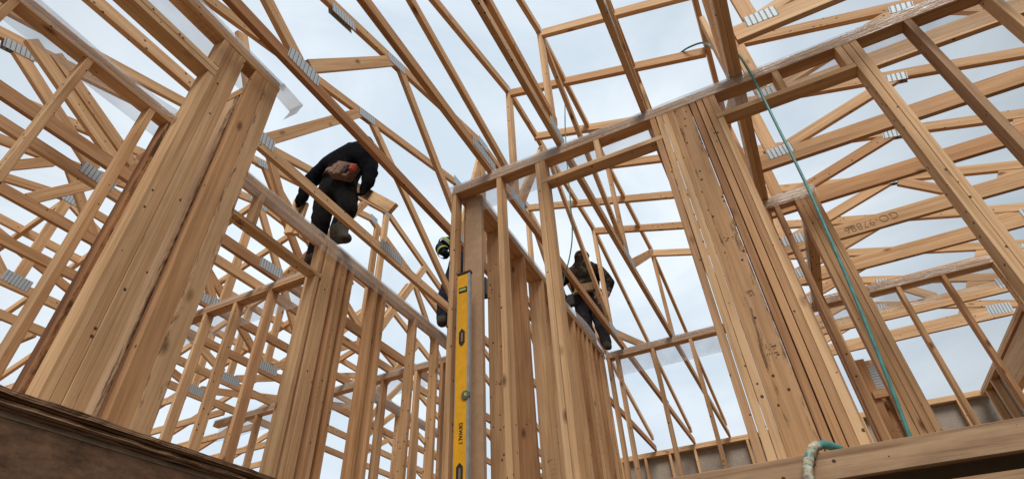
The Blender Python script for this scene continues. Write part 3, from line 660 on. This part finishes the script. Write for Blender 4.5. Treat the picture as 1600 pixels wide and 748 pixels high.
# ------------------------------------------------------------------ spirit level
lv = empty("spirit_level", "long yellow spirit level leaning upright against the corner post", "spirit level", U((-.514, .868, ZF)))
x0, x1, ya, yb, zb, ztp = -.5240, -.4945, .861, .8705, ZF+.003, .727
def lvbox(nm, a, b, c_, d_, z0, z1, mat, bev=0): return box(nm, (a, c_, z0), (b, d_, z1), mat, lv, bev)
lvbox("yellow_web", x0+.0022, x1-.0008, ya+.0008, yb-.0008, zb, ztp-.004, YEL)
lvbox("aluminium_edge", x1-.0020, x1+.0034, ya, yb, zb, ztp-.004, ALU, .001); lvbox("aluminium_edge", x0+.0008, x0+.0022, ya, yb, zb, ztp-.004, ALU, .001)
lvbox("end_cap", x0, x1+.0048, ya-.0008, yb+.0005, ztp-.007, ztp, BLK, .003); lvbox("end_cap", x0, x1+.0048, ya-.0008, yb+.0005, zb-.003, zb+.005, BLK, .003)
lvbox("vial_window", x0+.0055, x1-.0035, ya-.0004, ya+.002, .672, .686, BLK, .002)
lvbox("vial_glass", x0+.0075, x1-.006, ya-.0010, ya+.001, .676, .682, VIAL, .001)
def hexhole(zc, hh):
    bm = bmesh.new(); hw = .0065*S; h = hh*S/2; pts = [(-hw, -h*.62), (0, -h), (hw, -h*.62), (hw, h*.62), (0, h), (-hw, h*.62)]
    f0 = [bm.verts.new((x, 0, z)) for x, z in pts]; f1 = [bm.verts.new((x, .0055, z)) for x, z in pts]; bm.faces.new(f0); bm.faces.new(f1)
    for i in range(6): bm.faces.new((f0[i], f0[(i+1) % 6], f1[(i+1) % 6], f1[i]))
    hnd = meshobj("hand_grip", bm, BLK, lv, Matrix.Translation(U(((x0+x1)/2+.0005, ya-.0006, zc))))
    box("grip_insert", ((x0+x1)/2-.001, ya-.0012, zc-hh*.26), ((x0+x1)/2+.0032, ya, zc+hh*.26), simple("grip_insert_tan", (.24, .18, .12), .6), hnd, .002)
hexhole(.563, .040); hexhole(.296, .038)
bm = bmesh.new(); bmesh.ops.create_cone(bm, cap_ends=True, segments=8, radius1=.0098*S, radius2=.009*S, depth=.012)
vr = meshobj("vial_ring", bm, GREY, lv, Matrix.Translation(U((x1-.0035, ya, .437))) @ Matrix.Rotation(R(90), 4, 'X') @ Matrix.Rotation(R(22), 4, 'Z'))
box("vial_glass", (x1-.0055, ya-.0035, .4335), (x1-.0005, ya-.0015, .441), VIAL, vr, .002)
M = Matrix.Translation(U(((x0+x1)/2+.001, ya+.0004, .366))) @ Matrix.Rotation(R(90), 4, 'X') @ Matrix.Rotation(R(-90), 4, 'Z')
textmesh("lettering", "DEWALT", .026, BLK, M, lv, .001).scale = (1.1, 1.25, 1)

# ------------------------------------------------------------------ stacked truss ends seen low behind the closet studs
st_ = empty("truss_bundle", "dark bundle of upright truss ends with a nail plate behind the closet posts", "lumber bundle", U((.4, 2.4, ZF)))
for i, (x, y, z) in enumerate(((.372, 2.40, .93), (.388, 2.38, .945), (.405, 2.41, .945), (.43, 2.42, .95), (.452, 2.40, .93), (.47, 2.39, .90))):
    board("upright_board", (x-.02, y, ZF), (x, y, z), W4*1.1, T4, (1, 0, 0), REDP, st_)
plate_on(st_, (.425, 2.385, .87), (0, 1, 0), (.03, 0, 1), .3, .12, .002)
board("cross_block", (.38, 2.37, .80), (.46, 2.37, .80), W4, T4, (0, 0, 1), REDP, st_)

# ------------------------------------------------------------------ people
def skinned(name, verts, edges, rad, root=0, sub=2):
    """one continuous surface grown from a skeleton; verts in layout units, rad in metres (x, y)"""
    me = bpy.data.meshes.new(name); o0 = U(verts[root])
    me.from_pydata([U(v)-o0 for v in verts], edges, []); o = bpy.data.objects.new(name, me); C.objects.link(o)
    m = o.modifiers.new("s", 'SKIN'); m.use_smooth_shade = True
    sk = me.skin_vertices[0].data if me.skin_vertices else None
    if sk is None: raise RuntimeError("no skin layer")
    for i, r_ in enumerate(rad): sk[i].radius = r_ if isinstance(r_, tuple) else (r_, r_); sk[i].use_root = (i == root)
    s2 = o.modifiers.new("b", 'SUBSURF'); s2.levels = s2.render_levels = sub
    bpy.context.view_layer.update()
    ne = bpy.data.meshes.new_from_object(o.evaluated_get(bpy.context.evaluated_depsgraph_get())); ne.name = name
    bpy.data.objects.remove(o)
    q = bpy.data.objects.new(name, ne); C.objects.link(q); q.location = o0
    for p in ne.polygons: p.use_smooth = True
    return q
def skin_layer(me): pass
def crumple(o, amp, sc, seed):
    for v in o.data.vertices:
        n_ = noise.noise(Vector(v.co)*sc+Vector((seed, 0, 0)))+.5*noise.noise(Vector(v.co)*sc*2.3+Vector((0, seed, 0)))
        v.co += v.normal*n_*amp
def person(label, J, mats, parts, group=None):
    """J: joints -> (pos, radius). mats by bone region"""
    order = ['pelvis', 'spine', 'chest', 'neck', 'head', 'crown', 'shL', 'elL', 'wrL', 'hnL', 'shR', 'elR', 'wrR', 'hnR', 'hipL', 'knL', 'anL', 'heL', 'toL', 'hipR', 'knR', 'anR', 'heR', 'toR']
    E_ = [('pelvis', 'spine'), ('spine', 'chest'), ('chest', 'neck'), ('neck', 'head'), ('head', 'crown'), ('chest', 'shL'), ('shL', 'elL'), ('elL', 'wrL'), ('wrL', 'hnL'), ('chest', 'shR'), ('shR', 'elR'), ('elR', 'wrR'), ('wrR', 'hnR'),
          ('pelvis', 'hipL'), ('hipL', 'knL'), ('knL', 'anL'), ('anL', 'heL'), ('anL', 'toL'), ('pelvis', 'hipR'), ('hipR', 'knR'), ('knR', 'anR'), ('anR', 'heR'), ('anR', 'toR')]
    idx = {k: i for i, k in enumerate(order)}
    vs = [J[k][0] for k in order]; rs = [J[k][1] for k in order]; es = [(idx[a], idx[b]) for a, b in E_]
    # five fingers on each hand, curled
    fi = {}
    for s in 'LR':
        h, w = Vector(J['hn'+s][0]), Vector(J['wr'+s][0]); dr = (h-w).normalized(); sd = dr.cross(Vector((.3, 1, .2))).normalized(); up = dr.cross(sd)
        for k in range(5):
            a = (k-2)*.0062
            st = h-dr*.003+sd*a; ml = (.013 if k else .009)
            if k == 0: p1_ = h-dr*.012+sd*(-.018); p2_ = p1_+dr*.010+up*.004
            else: p1_ = st+dr*ml; p2_ = p1_+dr*ml*.45+up*.008
            b0 = len(vs); vs += [tuple(p1_), tuple(p2_)]; rs += [.0105, .009]; es += [(idx['hn'+s], b0), (b0, b0+1)]
    body = skinned("person", vs, es, rs, 0, 2)
    crumple(body, .014, 11, hash(label) % 17 if False else len(label) % 17)
    tag(body, label, "person", group)
    names_ = list(mats.keys()); 
    for k in names_: body.data.materials.append(mats[k])
    segs = [(U(J[a][0])-body.location, U(J[b][0])-body.location, reg) for a, b, reg in
            (('pelvis', 'spine', 'legs'), ('spine', 'chest', 'top'), ('chest', 'neck', 'top'), ('neck', 'head', 'head'), ('head', 'crown', 'head'), ('chest', 'shL', 'top'), ('shL', 'elL', 'top'), ('elL', 'wrL', 'top'), ('wrL', 'hnL', 'hand'),
             ('chest', 'shR', 'top'), ('shR', 'elR', 'top'), ('elR', 'wrR', 'top'), ('wrR', 'hnR', 'hand'), ('pelvis', 'hipL', 'legs'), ('hipL', 'knL', 'legs'), ('knL', 'anL', 'legs'), ('anL', 'heL', 'boot'), ('anL', 'toL', 'boot'),
             ('pelvis', 'hipR', 'legs'), ('hipR', 'knR', 'legs'), ('knR', 'anR', 'legs'), ('anR', 'heR', 'boot'), ('anR', 'toR', 'boot'))]
    for p in body.data.polygons:
        c = p.center; best = None
        for a, b, reg in segs:
            ab = b-a; t = max(0, min(1, (c-a).dot(ab)/max(ab.dot(ab), 1e-9))); dd = (c-a-ab*t).length
            if best is None or dd < best[0]: best = (dd, reg)
        p.material_index = names_.index(best[1])
    for fn in parts: fn(body)
    return body
def pouch(nm, c, s, mat, body, rot=(0, 0, 0), bev=.008):
    bm = bmesh.new(); boxbm(bm, (0, 0, 0), s); bmesh.ops.bevel(bm, geom=bm.edges[:], offset=bev, segments=3, affect='EDGES')
    from mathutils import Euler
    M = Matrix.Translation(U(c)) @ Euler(rot).to_matrix().to_4x4()
    return meshobj(nm, bm, mat, body, M)
def ringband(nm, c, axis, rad, h, mat, body, sx=1.0):
    bm = bmesh.new(); bmesh.ops.create_cone(bm, cap_ends=False, segments=28, radius1=rad, radius2=rad*.98, depth=h)
    bmesh.ops.solidify(bm, geom=bm.faces[:], thickness=.004)
    q = Vector(axis).normalized().to_track_quat('Z', 'Y').to_matrix().to_4x4()
    return meshobj(nm, bm, mat, body, Matrix.Translation(U(c)) @ q @ Matrix.Diagonal((sx, 1, 1, 1)), smooth=True)

# worker in black, bending over on the wall plate, back towards the camera
J1 = dict(pelvis=((-1.063, .955, 1.35), (.165, .135)), spine=((-1.06, .965, 1.42), (.175, .145)), chest=((-1.045, .978, 1.492), (.215, .16)), neck=((-1.02, .995, 1.535), (.11, .11)),
          head=((-1.005, 1.01, 1.565), (.12, .12)), crown=((-.99, 1.02, 1.575), (.095, .095)),
          shL=((-1.135, .972, 1.495), (.11, .11)), elL=((-1.19, .955, 1.43), (.085, .085)), wrL=((-1.205, .945, 1.345), (.055, .055)), hnL=((-1.207, .945, 1.315), (.045, .034)),
          shR=((-.96, .965, 1.45), (.115, .115)), elR=((-.918, .95, 1.325), (.08, .08)), wrR=((-.915, .942, 1.258), (.055, .055)), hnR=((-.925, .942, 1.238), (.05, .038)),
          hipL=((-1.10, .955, 1.30), (.115, .12)), knL=((-1.088, .945, 1.185), (.088, .09)), anL=((-1.118, .985, 1.075), (.062, .062)), heL=((-1.118, .978, 1.047), (.05, .05)), toL=((-1.160, .985, 1.046), (.05, .042)),
          hipR=((-1.015, .95, 1.29), (.12, .125)), knR=((-.955, .925, 1.165), (.09, .092)), anR=((-1.005, .936, 1.10), (.076, .076)), heR=((-1.012, .938, 1.055), (.058, .058)), toR=((-.940, .934, 1.040), (.060, .046)))
def p1parts(b):
    ringband("belt", (-1.058, .962, 1.372), (.35, .0, 1), .165, .055, LEATH, b, 1.05)
    pouch("tool_pouch", (-.985, .905, 1.325), (.24, .09, .17), LEATH, b, (0, R(28), R(12)))
    pouch("pouch_pocket", (-1.015, .888, 1.335), (.07, .04, .12), LEATH, b, (0, R(28), R(12)))
    pouch("pouch_pocket", (-.985, .888, 1.315), (.07, .04, .11), LEATH, b, (0, R(28), R(12)))
    pouch("tape_measure", (-.935, .885, 1.298), (.08, .05, .075), RED, b, (0, R(28), 0), .012)
    pouch("tape_clip", (-.95, .878, 1.295), (.05, .03, .09), BLK, b, (0, R(28), 0), .008)
    pouch("square_tool", (-1.02, .905, 1.375), (.05, .006, .10), REFL, b, (0, R(-30), 0), .002)
person("worker in a black hoodie with a brown tool belt, bending over on the wall plate", J1,
       dict(top=BLACKC, legs=TROU, hand=BLACKC, boot=BOOT, head=BLACKC), [p1parts])
# lumber in his hands
tag(board("cut_board", (-1.01, .985, 1.335), (-.803, .95, 1.118), W4*1.15, T4, (1, 0, 1)), "cut board end held under the right hand of the worker in the black hoodie", "board")
tag(board("short_block", (-1.232, .955, 1.20), (-1.222, .95, 1.345), W4, T4, (1, .2, 0)), "short upright block beside the left hand of the worker in the black hoodie, outer one", "board", "short blocks at the left hand")
tag(board("short_block", (-1.222, .968, 1.20), (-1.212, .968, 1.335), W4, T4, (1, .2, 0)), "short upright block beside the left hand of the worker in the black hoodie, inner one", "board", "short blocks at the left hand")

# hi-vis worker mostly hidden behind the corner post
J2 = dict(pelvis=((-.89, 1.50, 1.26), (.165, .13)), spine=((-.88, 1.50, 1.33), (.15, .12)), chest=((-.885, 1.50, 1.40), (.17, .13)), neck=((-.885, 1.49, 1.46), (.07, .07)),
          head=((-.88, 1.475, 1.49), (.10, .11)), crown=((-.875, 1.465, 1.53), (.085, .085)),
          shL=((-.95, 1.49, 1.43), (.085, .085)), elL=((-.975, 1.46, 1.385), (.068, .068)), wrL=((-.935, 1.44, 1.335), (.045, .045)), hnL=((-.92, 1.435, 1.315), (.04, .03)),
          shR=((-.82, 1.50, 1.42), (.085, .085)), elR=((-.785, 1.49, 1.33), (.06, .06)), wrR=((-.80, 1.47, 1.26), (.045, .045)), hnR=((-.805, 1.465, 1.235), (.04, .03)),
          hipL=((-.93, 1.49, 1.235), (.11, .115)), knL=((-.958, 1.48, 1.13), (.085, .085)), anL=((-.965, 1.495, 1.065), (.06, .06)), heL=((-.965, 1.50, 1.045), (.045, .045)), toL=((-.96, 1.465, 1.042), (.046, .038)),
          hipR=((-.85, 1.50, 1.235), (.11, .115)), knR=((-.88, 1.52, 1.13), (.08, .08)), anR=((-.955, 1.56, 1.07), (.055, .055)), heR=((-.965, 1.565, 1.045), (.045, .045)), toR=((-.955, 1.535, 1.042), (.046, .038)))
def p2parts(b):
    ringband("reflective_band", (-.955, 1.473, 1.408), (-.025, -.03, -.045), .098, .03, HIVIS, b); ringband("reflective_band", (-.945, 1.447, 1.35), (.04, -.02, -.05), .075, .04, HIVIS, b)
    ringband("reflective_band", (-.958, 1.472, 1.400), (-.025, -.03, -.045), .099, .012, REFL, b)
    pouch("tool_pouch", (-.785, 1.46, 1.13), (.14, .10, .22), BLK, b, (0, 0, R(10)))
person("worker in navy clothes with yellow reflective sleeve bands, mostly hidden behind the corner post", J2, dict(top=NAVY, legs=NAVY, hand=BLACKC, boot=BOOT, head=NAVY), [p2parts])

# worker in camouflage
J3 = dict(pelvis=((-.542, 1.99, 1.285), (.155, .13)), spine=((-.543, 1.985, 1.345), (.16, .13)), chest=((-.548, 1.975, 1.425), (.185, .14)), neck=((-.54, 1.965, 1.485), (.075, .075)),
          head=((-.533, 1.955, 1.512), (.11, .115)), crown=((-.53, 1.955, 1.545), (.095, .095)),
          shL=((-.615, 1.975, 1.455), (.095, .095)), elL=((-.665, 1.96, 1.40), (.07, .07)), wrL=((-.645, 1.99, 1.335), (.05, .05)), hnL=((-.63, 2.0, 1.315), (.042, .03)),
          shR=((-.475, 1.975, 1.43), (.095, .095)), elR=((-.432, 1.98, 1.35), (.072, .072)), wrR=((-.45, 1.96, 1.29), (.055, .055)), hnR=((-.455, 1.95, 1.268), (.05, .04)),
          hipL=((-.575, 1.99, 1.255), (.105, .11)), knL=((-.565, 1.98, 1.15), (.085, .085)), anL=((-.545, 1.985, 1.062), (.06, .06)), heL=((-.545, 1.99, 1.043), (.045, .045)), toL=((-.55, 1.955, 1.042), (.046, .038)),
          hipR=((-.505, 1.99, 1.255), (.105, .11)), knR=((-.50, 1.975, 1.15), (.085, .085)), anR=((-.49, 1.985, 1.062), (.06, .06)), heR=((-.49, 1.99, 1.043), (.045, .045)), toR=((-.485, 1.955, 1.042), (.046, .038)))
def p3parts(b):
    ringband("belt", (-.542, 1.988, 1.325), (0, 0, 1), .19, .05, TAN, b, 1.05)
    pouch("tool_pouch", (-.535, 1.925, 1.325), (.24, .05, .12), TAN, b, (0, R(8), 0)); pouch("tool_pouch", (-.60, 1.93, 1.285), (.08, .07, .16), BLK, b)
person("worker in a camouflage jacket and hood with a tan belt, back turned", J3, dict(top=CAMO, legs=PURP, hand=LEATH, boot=BOOT, head=CAMO), [p3parts])
